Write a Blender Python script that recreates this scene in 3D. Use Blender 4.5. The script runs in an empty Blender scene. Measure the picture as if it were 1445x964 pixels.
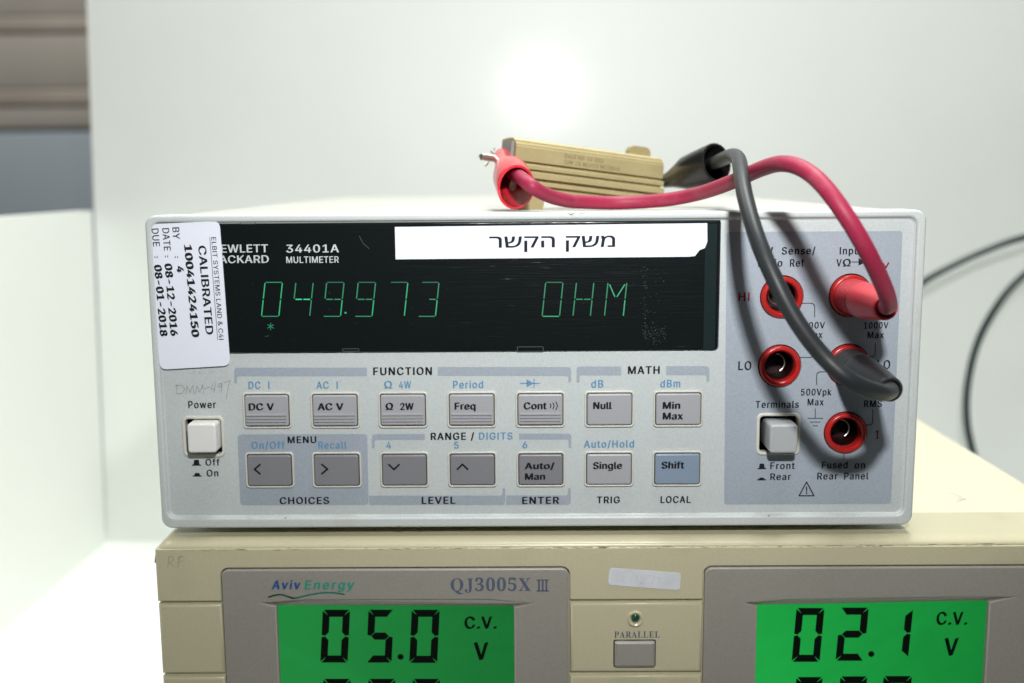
import bpy, bmesh, math, random
from mathutils import Vector, Matrix
random.seed(7)
S = bpy.context.scene
COL = S.collection

# ------------------------------------------------------------------ camera
FPX, PITCH, YAW, ROLL = 1543.38, 0.149064, 0.010047, 0.007810
CAM = Vector((-0.00334, -0.298712, 0.098036))
IW, IH = 1445.0, 964.0
def cam_basis():
    cp, sp, cy, sy, cr, sr = math.cos(PITCH), math.sin(PITCH), math.cos(YAW), math.sin(YAW), math.cos(ROLL), math.sin(ROLL)
    rz = Matrix(((cy, -sy, 0), (sy, cy, 0), (0, 0, 1)))
    f = Vector((0, cp, -sp)); r = Vector((1, 0, 0)); d = Vector((0, -sp, -cp))
    r2, d2 = cr*r + sr*d, -sr*r + cr*d
    return rz @ r2, rz @ d2, rz @ f
CR, CD, CF = cam_basis()
cam_data = bpy.data.cameras.new('camera')
cam = bpy.data.objects.new('camera', cam_data); COL.objects.link(cam)
m = Matrix((CR, -CD, -CF)).transposed().to_4x4(); m.translation = CAM
cam.matrix_world = m
cam_data.sensor_width = 36; cam_data.lens = FPX/IW*36
cam_data.clip_start = 0.01; cam_data.clip_end = 60
cam_data.dof.use_dof = True
cam_data.dof.focus_distance = 0.296
cam_data.dof.aperture_fstop = 10.5
S.camera = cam

# ------------------------------------------------------------------ world, lamps, exposure
w = bpy.data.worlds.new('World'); S.world = w; w.use_nodes = True
bg = w.node_tree.nodes['Background']
bg.inputs[0].default_value = (0.97, 1.0, 0.98, 1); bg.inputs[1].default_value = 0.06

def area(name, loc, target, sx, sy, power, col, spread=180):
    l = bpy.data.lights.new(name, 'AREA'); l.shape = 'RECTANGLE'; l.size = sx; l.size_y = sy
    l.energy = power; l.color = col; l.spread = math.radians(spread)
    o = bpy.data.objects.new(name, l); COL.objects.link(o); o.location = loc
    o.rotation_euler = (Vector(target)-Vector(loc)).to_track_quat('-Z', 'Y').to_euler()
    return o
area('flash', (0.024, -0.297, 0.214), (0.03, 0.40, 0.135), 0.019, 0.011, 0.76, (1.0, 0.99, 0.985), 112)
area('ceiling_light', (0.15, 0.17, 1.10), (0.0, 0.20, 0.0), 0.8, 0.30, 17.0, (0.985, 1.0, 0.97))
area('added_shelf_fill', (-0.7, 0.75, 1.5), (-0.7, 1.45, 0.3), 0.8, 0.3, 21.0, (1.0, 0.97, 0.92))  # unseen lamp, added to brighten the shelf and cabinet beyond

S.view_settings.view_transform = 'Standard'; S.view_settings.look = 'None'
S.view_settings.exposure = 0.0; S.view_settings.gamma = 1.0
S.view_settings.use_curve_mapping = False
S.cycles.use_denoising = True
S.cycles.max_bounces = 8

# ------------------------------------------------------------------ pixel to place
def ray(x, y):
    return CR*((x-IW/2)/FPX) + CD*((y-IH/2)/FPX) + CF
def onY(x, y, Y):
    r = ray(x, y); return CAM + r*((Y-CAM.y)/r.y)
def onZ(x, y, Z):
    r = ray(x, y); return CAM + r*((Z-CAM.z)/r.z)
def XZ(x, y, Y):
    p = onY(x, y, Y); return (p.x, p.z)
def rect(x0, y0, x1, y1, Y):
    xm, ym = (x0+x1)/2, (y0+y1)/2
    return (onY(x0, ym, Y).x, onY(xm, y1, Y).z, onY(x1, ym, Y).x, onY(xm, y0, Y).z)   # xmin zmin xmax zmax
def pxm(n, Y): return n*(Y-CAM.y)/FPX

# ------------------------------------------------------------------ materials
def mat(name, col, rough=0.5, metal=0.0, grain=0.0, gscale=2500, blot=0.0, bscale=25, bump=0.0,
        emis=None, estr=0.0, dirt=None, dirt_amt=0.0, dirt_scale=60, spec=0.5, coat=0.0, trans=0.0):
    M = bpy.data.materials.new(name); M.use_nodes = True
    nt = M.node_tree; N = nt.nodes; L = nt.links
    b = N['Principled BSDF']
    b.inputs['Base Color'].default_value = (*col, 1)
    b.inputs['Roughness'].default_value = rough; b.inputs['Metallic'].default_value = metal
    b.inputs['Specular IOR Level'].default_value = spec
    b.inputs['Coat Weight'].default_value = coat
    b.inputs['Transmission Weight'].default_value = trans
    if emis:
        b.inputs['Emission Color'].default_value = (*emis, 1); b.inputs['Emission Strength'].default_value = estr
    tc = N.new('ShaderNodeTexCoord'); src = None
    def noise(sc, det):
        n = N.new('ShaderNodeTexNoise'); n.inputs['Scale'].default_value = sc; n.inputs['Detail'].default_value = det
        L.new(tc.outputs['Object'], n.inputs['Vector']); return n
    def scaled(n, amt):
        mr = N.new('ShaderNodeMapRange'); mr.inputs['From Min'].default_value = 0.25; mr.inputs['From Max'].default_value = 0.75
        mr.inputs['To Min'].default_value = 1-amt; mr.inputs['To Max'].default_value = 1+amt
        L.new(n.outputs['Fac'], mr.inputs['Value']); return mr.outputs['Result']
    facs = []
    if grain: facs.append(scaled(noise(gscale, 1), grain))
    if blot: facs.append(scaled(noise(bscale, 4), blot))
    colsock = None
    if facs:
        f = facs[0]
        if len(facs) == 2:
            mm = N.new('ShaderNodeMath'); mm.operation = 'MULTIPLY'; L.new(facs[0], mm.inputs[0]); L.new(facs[1], mm.inputs[1]); f = mm.outputs[0]
        vm = N.new('ShaderNodeVectorMath'); vm.operation = 'SCALE'; vm.inputs[0].default_value = col
        L.new(f, vm.inputs['Scale']); colsock = vm.outputs[0]
    if dirt:
        n = noise(dirt_scale, 6)
        cr = N.new('ShaderNodeMapRange'); cr.inputs['From Min'].default_value = 0.58; cr.inputs['From Max'].default_value = 0.78
        cr.inputs['To Max'].default_value = dirt_amt; L.new(n.outputs['Fac'], cr.inputs['Value'])
        mx = N.new('ShaderNodeMix'); mx.data_type = 'RGBA'
        L.new(cr.outputs['Result'], mx.inputs['Factor'])
        if colsock: L.new(colsock, mx.inputs['A'])
        else: mx.inputs['A'].default_value = (*col, 1)
        mx.inputs['B'].default_value = (*dirt, 1); colsock = mx.outputs['Result']
    if colsock: L.new(colsock, b.inputs['Base Color'])
    if bump:
        n = noise(gscale*0.8, 2); bp = N.new('ShaderNodeBump'); bp.inputs['Strength'].default_value = bump
        bp.inputs['Distance'].default_value = 0.0002
        L.new(n.outputs['Fac'], bp.inputs['Height']); L.new(bp.outputs['Normal'], b.inputs['Normal'])
    return M

BRN = (0.22, 0.15, 0.08)
M_plate = mat('silver_plastic', (0.475, 0.522, 0.52), 0.45, grain=0.07, gscale=2200, blot=0.025, bump=0.15, dirt=(0.36, 0.34, 0.28), dirt_amt=0.30, dirt_scale=14)
M_bezel = mat('bezel_plastic', (0.50, 0.54, 0.53), 0.4, grain=0.07, gscale=2000, blot=0.03, bump=0.15, dirt=BRN, dirt_amt=0.25, dirt_scale=45)
M_case = mat('case_plastic', (0.47, 0.475, 0.44), 0.45, grain=0.03, gscale=1500, blot=0.03, bump=0.2, dirt=BRN, dirt_amt=0.2, dirt_scale=40)
M_block = mat('blue_grey_print', (0.31, 0.355, 0.405), 0.45, grain=0.07, gscale=2200, bump=0.15)
M_surr = mat('surround_plastic', (0.55, 0.55, 0.49), 0.4, grain=0.03, dirt=BRN, dirt_amt=0.3, dirt_scale=120)
M_key = mat('grey_key', (0.335, 0.345, 0.362), 0.38, grain=0.03, blot=0.03)
M_keyd = mat('dark_grey_key', (0.195, 0.198, 0.212), 0.38, grain=0.04, blot=0.03)
M_keyb = mat('blue_key', (0.20, 0.262, 0.345), 0.38, grain=0.04, blot=0.04)
M_keyw = mat('white_key', (0.70, 0.71, 0.68), 0.35, blot=0.03, bump=0.1)
M_keyt = mat('pale_grey_key', (0.36, 0.38, 0.39), 0.38, grain=0.02, blot=0.03)
M_dark = mat('dark_gap', (0.012, 0.011, 0.010), 0.7)
M_ink = mat('black_ink', (0.012, 0.013, 0.016), 0.55, spec=0.12)
M_inkb = mat('blue_ink', (0.115, 0.26, 0.41), 0.5, spec=0.12)
M_inkr = mat('red_ink', (0.25, 0.012, 0.015), 0.5, spec=0.12)
M_inkw = mat('white_ink', (0.50, 0.54, 0.55), 0.5, blot=0.1, bscale=400)
M_line = mat('thin_line_ink', (0.05, 0.06, 0.065), 0.55, spec=0.12)
M_pencil = mat('pencil', (0.27, 0.28, 0.29), 0.5, blot=0.3, bscale=900)
M_stick = mat('sticker_paper', (0.72, 0.76, 0.85), 0.35, blot=0.015)
M_stickp = mat('worn_sticker_paper', (0.60, 0.63, 0.66), 0.5, blot=0.08, bscale=300)
M_redj = mat('red_jack_plastic', (0.38, 0.014, 0.013), 0.25, blot=0.06, bscale=200)
M_bore = mat('jack_bore_plastic', (0.016, 0.003, 0.003), 0.4, spec=0.2)
M_metal = mat('contact_metal', (0.55, 0.52, 0.46), 0.34, metal=1.0)
M_plugr = mat('red_plug_plastic', (0.44, 0.022, 0.034), 0.45, grain=0.04, gscale=900, blot=0.06, bscale=120, bump=0.15)
M_wirer = mat('red_silicone', (0.275, 0.016, 0.050), 0.52, spec=0.35, grain=0.04, gscale=1200, blot=0.07, bscale=90, dirt=(0.30, 0.10, 0.12), dirt_amt=0.4, dirt_scale=130)
M_bootr = mat('red_vinyl', (0.55, 0.022, 0.036), 0.22, blot=0.05, bscale=150, coat=0.4)
M_plugk = mat('black_plug_plastic', (0.016, 0.017, 0.019), 0.42, spec=0.35, grain=0.08, gscale=900, blot=0.1, bscale=120)
M_wirek = mat('black_silicone', (0.018, 0.021, 0.023), 0.45, spec=0.3, grain=0.06, gscale=1200, blot=0.1, bscale=90, dirt=(0.05, 0.049, 0.045), dirt_amt=0.5, dirt_scale=100)
M_bootk = mat('black_vinyl', (0.008, 0.008, 0.008), 0.28, coat=0.1, blot=0.1)
M_gold = mat('gold_anodised', (0.43, 0.36, 0.185), 0.42, metal=0.35, grain=0.05, gscale=1500, blot=0.06, bscale=120)
M_cement = mat('resistor_cement', (0.20, 0.21, 0.21), 0.8, grain=0.15)
M_goldink = mat('faded_ink', (0.17, 0.14, 0.075), 0.6, blot=0.4, bscale=900)
M_cream = mat('cream_plastic', (0.50, 0.468, 0.315), 0.30, grain=0.035, gscale=1600, blot=0.025, bump=0.12, dirt=BRN, dirt_amt=0.22, dirt_scale=38)
M_lid = mat('cream_paint', (0.60, 0.57, 0.44), 0.40, grain=0.02, blot=0.02, bump=0.1, dirt=(0.30, 0.25, 0.15), dirt_amt=0.22, dirt_scale=34)
M_mod = mat('warm_grey_plastic', (0.275, 0.262, 0.228), 0.42, grain=0.05, gscale=1500, blot=0.03, bump=0.2)
M_modkey = mat('warm_grey_key', (0.29, 0.275, 0.245), 0.4, grain=0.05, blot=0.05)
M_lcdink = mat('lcd_segment', (0.004, 0.007, 0.005), 0.4, spec=0.05)
M_logob = mat('logo_blue', (0.02, 0.075, 0.24), 0.5)
M_logog = mat('logo_green', (0.025, 0.26, 0.19), 0.5)
M_serif = mat('slate_ink', (0.075, 0.10, 0.155), 0.5)
M_led = mat('green_led', (0.006, 0.05, 0.028), 0.12, coat=1.0)
M_cord = mat('dark_cord', (0.016, 0.032, 0.030), 0.35, blot=0.1)
M_rubber = mat('rubber', (0.03, 0.03, 0.03), 0.8)
M_white = mat('white_laminate', (0.80, 0.83, 0.80), 0.55, blot=0.012, bscale=8)
M_back = mat('white_gloss_board', (0.82, 0.85, 0.82), 0.40, blot=0.02, bscale=9, coat=0.5, spec=0.3)
M_back.node_tree.nodes['Principled BSDF'].inputs['Coat Roughness'].default_value = 0.105
M_side = mat('white_card', (0.88, 0.90, 0.86), 0.6, blot=0.01, bscale=8)
M_wood = mat('shelf_wood', (0.27, 0.24, 0.205), 0.5, blot=0.12, bscale=6)
M_woodd = mat('shelf_grey_board', (0.265, 0.245, 0.215), 0.6, blot=0.1, bscale=5)
M_blue = mat('blue_grey_steel', (0.27, 0.31, 0.345), 0.45, blot=0.05, bscale=5)
M_speck = mat('residue', (0.06, 0.072, 0.077), 0.6)
M_scuff = mat('scuff_mark', (0.20, 0.19, 0.16), 0.7, blot=0.4, bscale=900)

def window_material():
    M = mat('smoked_window', (0.0038, 0.0062, 0.0066), 0.20, spec=0.45)
    nt = M.node_tree; N = nt.nodes; L = nt.links; b = N['Principled BSDF']
    tc = N.new('ShaderNodeTexCoord')
    def streak(sx, sz, det):
        mp = N.new('ShaderNodeMapping'); mp.inputs['Scale'].default_value = (sx, 1, sz)
        L.new(tc.outputs['Object'], mp.inputs['Vector'])
        n = N.new('ShaderNodeTexNoise'); n.inputs['Scale'].default_value = 1; n.inputs['Detail'].default_value = det
        n.inputs['Distortion'].default_value = 0.6
        L.new(mp.outputs['Vector'], n.inputs['Vector']); return n
    a = streak(26, 1500, 3); c = streak(60, 3600, 2)
    mm = N.new('ShaderNodeMath'); mm.operation = 'ADD'; L.new(a.outputs['Fac'], mm.inputs[0]); L.new(c.outputs['Fac'], mm.inputs[1])
    bp = N.new('ShaderNodeBump'); bp.inputs['Strength'].default_value = 1.0; bp.inputs['Distance'].default_value = 0.000036
    L.new(mm.outputs[0], bp.inputs['Height']); L.new(bp.outputs['Normal'], b.inputs['Normal'])
    return M
M_win = window_material()
M_wedge = mat('window_edge', (0.010, 0.019, 0.019), 0.2)
def vfd(k): return mat('vfd_segment', (0.01, 0.05, 0.035), 0.4, emis=(0.04, 0.64, 0.26), estr=k)
M_vfd = [vfd(0.16), vfd(0.33), vfd(0.62), vfd(1.05)]
def lcd(name, col, e, x0, x1, e1):
    """uneven backlight, its fall to the right also painting in a reflection: strength runs from e at x0 to e1 at x1"""
    M = mat(name, tuple(c*0.6 for c in col), 0.22, emis=col, estr=e, blot=0.04, bscale=40)
    nt = M.node_tree; N = nt.nodes; L = nt.links
    tc = N.new('ShaderNodeTexCoord'); sx = N.new('ShaderNodeSeparateXYZ'); L.new(tc.outputs['Object'], sx.inputs[0])
    nz = N.new('ShaderNodeTexNoise'); nz.inputs['Scale'].default_value = 22; L.new(tc.outputs['Object'], nz.inputs['Vector'])
    mr = N.new('ShaderNodeMapRange'); mr.inputs['From Min'].default_value = x0; mr.inputs['From Max'].default_value = x1
    mr.inputs['To Min'].default_value = e; mr.inputs['To Max'].default_value = e1
    ad = N.new('ShaderNodeMath'); ad.operation = 'MULTIPLY_ADD'; ad.inputs[1].default_value = 0.03
    L.new(nz.outputs['Fac'], ad.inputs[0]); L.new(sx.outputs['X'], ad.inputs[2]); L.new(ad.outputs[0], mr.inputs['Value'])
    L.new(mr.outputs['Result'], N['Principled BSDF'].inputs['Emission Strength'])  # dimming by a reflection is put into this glow along with backlight unevenness
    return M
M_lcdL = lcd('green_backlit_lcd', (0.014, 0.20, 0.052), 1.75, -0.055, 0.01, 1.20)
M_lcdR = lcd('bright_green_backlit_lcd', (0.010, 0.26, 0.055), 2.05, 0.078, 0.142, 1.25)

# ------------------------------------------------------------------ object helpers
def empty(name, loc, label, cat, group=None):
    o = bpy.data.objects.new(name, None); COL.objects.link(o); o.location = loc; o.empty_display_size = 0.02
    o['label'] = label; o['category'] = cat
    if group: o['group'] = group
    return o
def link(name, me, material, parent=None, smooth=True, label=None, angle=40):
    o = bpy.data.objects.new(name, me); COL.objects.link(o)
    if material: me.materials.clear(); me.materials.append(material)
    if smooth:
        me.polygons.foreach_set('use_smooth', [True]*len(me.polygons))
        try: me.set_sharp_from_angle(angle=math.radians(angle))
        except Exception: pass
    if parent:
        o.parent = parent
        if parent.type == 'EMPTY': o.matrix_parent_inverse = Matrix.Translation(-Vector(parent.location))
    if label: o['label'] = label
    return o
def pyd(name, V, F, material, parent=None, smooth=False, label=None, fix=True):
    me = bpy.data.meshes.new(name); me.from_pydata([tuple(v) for v in V], [], F)
    if fix:
        bm = bmesh.new(); bm.from_mesh(me); bmesh.ops.recalc_face_normals(bm, faces=bm.faces); bm.to_mesh(me); bm.free()
    me.update()
    return link(name, me, material, parent, smooth, label)
def struct(o, kind='structure'):
    o['kind'] = kind; return o
def box(name, x0, x1, y0, y1, z0, z1, material, parent=None, bev=0.0, seg=3, label=None):
    bm = bmesh.new(); bmesh.ops.create_cube(bm, size=1)
    for v in bm.verts: v.co = Vector(((x0+x1)/2+v.co.x*(x1-x0), (y0+y1)/2+v.co.y*(y1-y0), (z0+z1)/2+v.co.z*(z1-z0)))
    if bev: bmesh.ops.bevel(bm, geom=bm.edges[:], offset=bev, segments=seg, profile=0.5, affect='EDGES')
    me = bpy.data.meshes.new(name); bm.to_mesh(me); bm.free()
    return link(name, me, material, parent, bool(bev), label)
def rr(x0, z0, x1, z1, r, n=6):
    P = []
    for cx, cz, a0 in ((x1-r, z0+r, -90), (x1-r, z1-r, 0), (x0+r, z1-r, 90), (x0+r, z0+r, 180)):
        for k in range(n+1):
            a = math.radians(a0+90*k/n); P.append((cx+r*math.cos(a), cz+r*math.sin(a)))
    return P
def circ(cx, cz, r, n=40): return [(cx+r*math.cos(2*math.pi*k/n), cz+r*math.sin(2*math.pi*k/n)) for k in range(n)]
def area2(P): return sum(P[i][0]*P[(i+1) % len(P)][1]-P[(i+1) % len(P)][0]*P[i][1] for i in range(len(P)))
def fill_mesh(loops, depth, bev, res=2):
    cu = bpy.data.curves.new('c', 'CURVE'); cu.dimensions = '2D'; cu.fill_mode = 'BOTH'
    cu.extrude = max(depth/2-bev, 1e-6) if depth else 0; cu.bevel_depth = bev; cu.bevel_resolution = res; cu.offset = -bev
    for i, P in enumerate(loops):
        P = list(P)
        if (area2(P) > 0) != (i == 0): P.reverse()
        if True: P.reverse() if False else None
        sp = cu.splines.new('POLY'); sp.points.add(len(P)-1)
        for k, (x, y) in enumerate(P): sp.points[k].co = (x, y, 0, 1)
        sp.use_cyclic_u = True
    ob = bpy.data.objects.new('c', cu); COL.objects.link(ob)
    dg = bpy.context.evaluated_depsgraph_get(); dg.update()
    me = bpy.data.meshes.new_from_object(ob.evaluated_get(dg))
    bpy.data.objects.remove(ob); bpy.data.curves.remove(cu)
    return me
def plate(name, loops, yf, depth, material, parent=None, bev=0.0, label=None, res=2):
    """rounded slab seen face on: front face at y = yf, going back by depth; first loop is the outline, the rest are holes"""
    me = fill_mesh(loops, depth, bev, res)
    for v in me.vertices: v.co = (v.co.x, yf+depth/2-v.co.z, v.co.y)
    me.update()
    return link(name, me, material, parent, True, label, 35)
def sheet(name, polys, y, material, parent=None, label=None):
    """printed ink: flat polygons lying on a face at depth y"""
    V, F = [], []
    for P in polys:
        P = list(P)
        if area2(P) < 0: P.reverse()
        b0 = len(V); V += [(p[0], y, p[1]) for p in P]; F.append(list(range(b0, len(V))))
    return pyd(name, V, F, material, parent, False, label, fix=False)
def ribbon(pts, wd):
    """a drawn stroke in the x,z plane -> quads"""
    out = []
    for (a, b) in zip(pts[:-1], pts[1:]):
        d = Vector((b[0]-a[0], b[1]-a[1]))
        if d.length < 1e-9: continue
        d.normalize(); n = Vector((-d.y, d.x))*wd/2; e = d*wd*0.3
        out.append([(a[0]-e.x-n.x, a[1]-e.y-n.y), (b[0]+e.x-n.x, b[1]+e.y-n.y), (b[0]+e.x+n.x, b[1]+e.y+n.y), (a[0]-e.x+n.x, a[1]-e.y+n.y)])
    return out
def stroke_px(lines, wd_px, Y): 
    P = []
    for ln in lines: P += ribbon([XZ(x, y, Y) for x, y in ln], pxm(wd_px, Y))
    return P
def smooth_path(P, n=10):
    out = []
    for i in range(len(P)-1):
        p0 = P[max(i-1, 0)]; p1 = P[i]; p2 = P[i+1]; p3 = P[min(i+2, len(P)-1)]
        for k in range(n):
            t = k/n
            out.append(0.5*((2*p1)+(p2-p0)*t+(2*p0-5*p1+4*p2-p3)*t*t+(3*p1-p0-3*p2+p3)*t**3))
    out.append(P[-1]); return out
def tube_mesh(name, path, rad, n=20, caps=True, oval=None):
    V, F = [], []
    N = len(path); t0 = (path[1]-path[0]).normalized()
    up = Vector((0, 0, 1)) if abs(t0.z) < 0.9 else Vector((1, 0, 0))
    nrm = (up-t0*up.dot(t0)).normalized()
    for i, p in enumerate(path):
        t = (path[min(i+1, N-1)]-path[max(i-1, 0)]).normalized()
        nrm = (nrm-t*nrm.dot(t)).normalized(); bn = t.cross(nrm)
        r = rad[i] if isinstance(rad, (list, tuple)) else rad
        o = oval[i] if oval else 1.0
        for k in range(n):
            a = 2*math.pi*k/n; V.append(p+nrm*(r*math.cos(a))+bn*(r*o*math.sin(a)))
    for i in range(N-1):
        for k in range(n):
            F.append((i*n+k, i*n+(k+1) % n, (i+1)*n+(k+1) % n, (i+1)*n+k))
    if caps: F.append(tuple(range(n))); F.append(tuple((N-1)*n+k for k in range(n)))
    return V, F
def lathe(name, prof, cx, cz, y0, material, parent, n=48, label=None):
    """profile of (distance toward the viewer from y0, radius) spun about an axis square to the panel"""
    V, F = [], []
    for (d, r) in prof:
        for k in range(n):
            a = 2*math.pi*k/n; V.append((cx+r*math.cos(a), y0-d, cz+r*math.sin(a)))
    for i in range(len(prof)-1):
        for k in range(n): F.append((i*n+k, i*n+(k+1) % n, (i+1)*n+(k+1) % n, (i+1)*n+k))
    me = bpy.data.meshes.new(name); me.from_pydata(V, [], F)
    bm = bmesh.new(); bm.from_mesh(me)
    bmesh.ops.remove_doubles(bm, verts=bm.verts, dist=1e-7); bmesh.ops.recalc_face_normals(bm, faces=bm.faces); bm.to_mesh(me); bm.free()
    return link(name, me, material, parent, True, label, 38)

# ------------------------------------------------------------------ lettering
import os
FONT = None
try:
    FONT = bpy.data.fonts.load(os.path.join(bpy.utils.resource_path('LOCAL'), 'datafiles', 'fonts', 'Inter.woff2'))
except Exception:
    FONT = None
import numpy as np
from mathutils.geometry import interpolate_bezier, delaunay_2d_cdt
def outline_fill(loops):
    """triangles covering the inside (non-zero winding) of a set of closed outlines"""
    P = []; E_ = []
    for L_ in loops:
        b0 = len(P); n = len(L_); P += [Vector(p) for p in L_]; E_ += [(b0+k, b0+(k+1) % n) for k in range(n)]
    V, _, F, _, _, _ = delaunay_2d_cdt(P, E_, [], 0, 1e-6)
    if not F: return [], []
    v = np.array([(p[0], p[1]) for p in V]); f = np.array([t_[:3] for t_ in F]); c = v[f].mean(axis=1)
    wn = np.zeros(len(c))
    for L_ in loops:
        a = np.array(L_); b = np.roll(a, -1, axis=0)
        y0, y1 = a[:, 1][None], b[:, 1][None]; x0, x1 = a[:, 0][None], b[:, 0][None]; cx_, cy_ = c[:, :1], c[:, 1:]
        cr = (x1-x0)*(cy_-y0)-(cx_-x0)*(y1-y0)
        wn += ((y0 <= cy_) & (y1 > cy_) & (cr > 0)).sum(1) - ((y0 > cy_) & (y1 <= cy_) & (cr < 0)).sum(1)
    return [tuple(p) for p in v], [tuple(int(k) for k in t_) for t_ in f[wn != 0]]
def glyphs(s, bold=0.0, space=1.0, shear=0.0):
    """flat letters; extra weight comes from further, slightly shifted printings"""
    cu = bpy.data.curves.new('t', 'FONT'); cu.body = s; cu.size = 1
    if FONT and all(ord(c) < 0x590 for c in s): cu.font = FONT; cu.body = s.replace('I', '\u0399')
    cu.space_character = space; cu.shear = shear
    ob = bpy.data.objects.new('t', cu); COL.objects.link(ob)
    dg = bpy.context.evaluated_depsgraph_get(); dg.update()
    oe = ob.evaluated_get(dg); cv = oe.to_curve(dg)
    V, F = [], []; letters = []
    for sp in cv.splines:
        pts = []
        if sp.type == 'BEZIER':
            B = sp.bezier_points; n = len(B)
            for k in range(n):
                a, b = B[k], B[(k+1) % n]
                for q in interpolate_bezier(a.co, a.handle_right, b.handle_left, b.co, 5)[:-1]:
                    if not pts or (q.xy-Vector(pts[-1])).length > 1e-5: pts.append((q.x, q.y))
        else: pts = [(p.co.x, p.co.y) for p in sp.points]
        if len(pts) > 2: letters.append(pts)
    oe.to_curve_clear()
    bpy.data.objects.remove(ob); bpy.data.curves.remove(cu)
    # outlines whose x ranges overlap belong to one letter
    groups = []
    for L_ in sorted(letters, key=lambda q: min(p[0] for p in q)):
        x0 = min(p[0] for p in L_); x1 = max(p[0] for p in L_)
        if groups and x0 < groups[-1][1]: groups[-1][0].append(L_); groups[-1][1] = max(groups[-1][1], x1)
        else: groups.append([[L_], x1])
    for g_, _ in groups:
        v, f = outline_fill(g_); b0 = len(V); V += v; F += [tuple(k+b0 for k in t_) for t_ in f]
    n = len(V)
    d = max(bold, 0)*0.9
    if d > 0.003:
        V2 = [(x-d, y-d*0.4, 0.0) for x, y in V]+[(x+d, y+d*0.4, 1.0) for x, y in V]+[(x, y, 2.0) for x, y in V]; F = [tuple(k+n*c for k in f) for c in range(3) for f in F]
    else: V2 = [(x, y, 0.0) for x, y in V]
    me = bpy.data.meshes.new('t'); me.from_pydata(V2, [], F); return me
_h = glyphs('H'); CAPH = max(v.co.y for v in _h.vertices)
def text(s, x0, yb, x1, cap, Y, material, parent, bold=0.008, space=1.12, shear=0.0, yb1=None, fitbox=False, name='lettering', jitter=None):
    """ink from pixel (x0, yb) to (x1, yb1) along the baseline, capitals cap pixels tall, on the plane y = Y"""
    me = glyphs(s, bold, space, shear)
    xs = [v.co.x for v in me.vertices]; ys = [v.co.y for v in me.vertices]
    if not xs: return None
    a = min(xs); wdt = max(xs)-a
    h0, hh = (min(ys), max(ys)-min(ys)) if fitbox else (0.0, CAPH)
    if yb1 is None:
        z = onY((x0+x1)/2, yb, Y).z
        p = Vector((onY(x0, yb, Y).x, z)); q = Vector((onY(x1, yb, Y).x, z))
    else:
        p = Vector(XZ(x0, yb, Y)); q = Vector(XZ(x1, yb1, Y))
    d = q-p; sx = d.length/wdt; d.normalize(); u = Vector((-d.y, d.x)); sy = pxm(cap, Y)/hh
    for v in me.vertices:
        c = p+d*((v.co.x-a)*sx)+u*((v.co.y-h0)*sy); v.co = (c.x, Y-0.000012*v.co.z, c.y)
    me.update()
    return link(name, me, material, parent, False)

# =================================================================== the setting: table, boards, the room beyond
ZF = -0.160
YB = 0.4575
XL = -0.3045
struct(box('table', -1.2, 1.0, -0.07, YB+0.02, ZF-0.03, ZF, M_white))
XT = onY(122, 0, YB).x; ZTOP = 0.75; z0_ = onY(122, 0, YB).z
xtop = XL+(XT-XL)*(ZTOP-ZF)/(z0_-ZF)
def prism_y(name, P, y0, y1, material):
    V = [(x, y0, z) for x, z in P]+[(x, y1, z) for x, z in P]; n = len(P)
    return pyd(name, V, [(k, (k+1) % n, n+(k+1) % n, n+k) for k in range(n)]+[tuple(range(n)), tuple(range(n, 2*n))], material)
struct(prism_y('wall_back', [(XL, ZF), (1.1, ZF), (1.1, ZTOP), (xtop, ZTOP)], YB, YB+0.012, M_back))
pa = onY(130, 298, YB-0.001); slope = (pa.z-onY(0, 310, 0.287).z)/(YB-0.287); zfr = pa.z-slope*(YB+0.45)
V = []
for y, zt in ((-0.45, zfr), (YB-0.001, pa.z)):
    V += [(XL-0.010, y, ZF), (XL, y, ZF), (pa.x, y, zt), (pa.x-0.010, y, zt)]
struct(pyd('wall_left', V, [(0, 1, 2, 3), (4, 5, 6, 7), (0, 1, 5, 4), (1, 2, 6, 5), (2, 3, 7, 6), (3, 0, 4, 7)], M_side))

# shelf and cabinet of the room beyond, blurred
YS = 1.45
def zpx(y): return onY(60, y, YS).z
cab = empty('steel_cabinet', (-1.0, YS+0.2, zpx(330)-0.6), 'blue grey steel cabinet standing behind the low white side board', 'cabinet')
box('body', -1.75, -0.35, YS, YS+0.4, zpx(330)-0.6, zpx(183), M_blue, cab, bev=0.004)
box('door', -1.74, -0.92, YS-0.012, YS-0.001, zpx(330)-0.58, zpx(187), M_blue, cab, bev=0.003)
box('door', -0.90, -0.36, YS-0.012, YS-0.001, zpx(330)-0.58, zpx(187), M_blue, cab, bev=0.003)
she = empty('wooden_shelf', (-1.0, YS+0.2, zpx(183)), 'brown wooden shelf rack standing on the blue grey cabinet', 'shelf')
box('back_panel', -1.75, -0.35, YS+0.26, YS+0.27, zpx(183), zpx(-120), M_woodd, she)
box('base_board', -1.75, -0.35, YS-0.01, YS+0.25, zpx(182), zpx(151), M_woodd, she, bev=0.003)
for ya, yb_ in ((150, 127), (47, 25), (-55, -75)):
    box('shelf_board', -1.75, -0.35, YS-0.013, YS+0.255, zpx(ya), zpx(yb_), M_wood, she, bev=0.003)
for ya, yb_ in ((126, 48), (24, -54)):
    box('drawer_front', -1.74, -0.36, YS-0.010, YS+0.05, zpx(ya), zpx(yb_), M_woodd, she, bev=0.003)

# =================================================================== power supply
YP = -0.0045                       # its front face
ZT = -0.0025                       # its top
PX0, PX1 = -0.1075, 0.1622
ps = empty('power_supply', ((PX0+PX1)/2, 0.15, ZF), 'cream bench power supply with green backlit displays under the multimeter', 'power supply')
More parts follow.
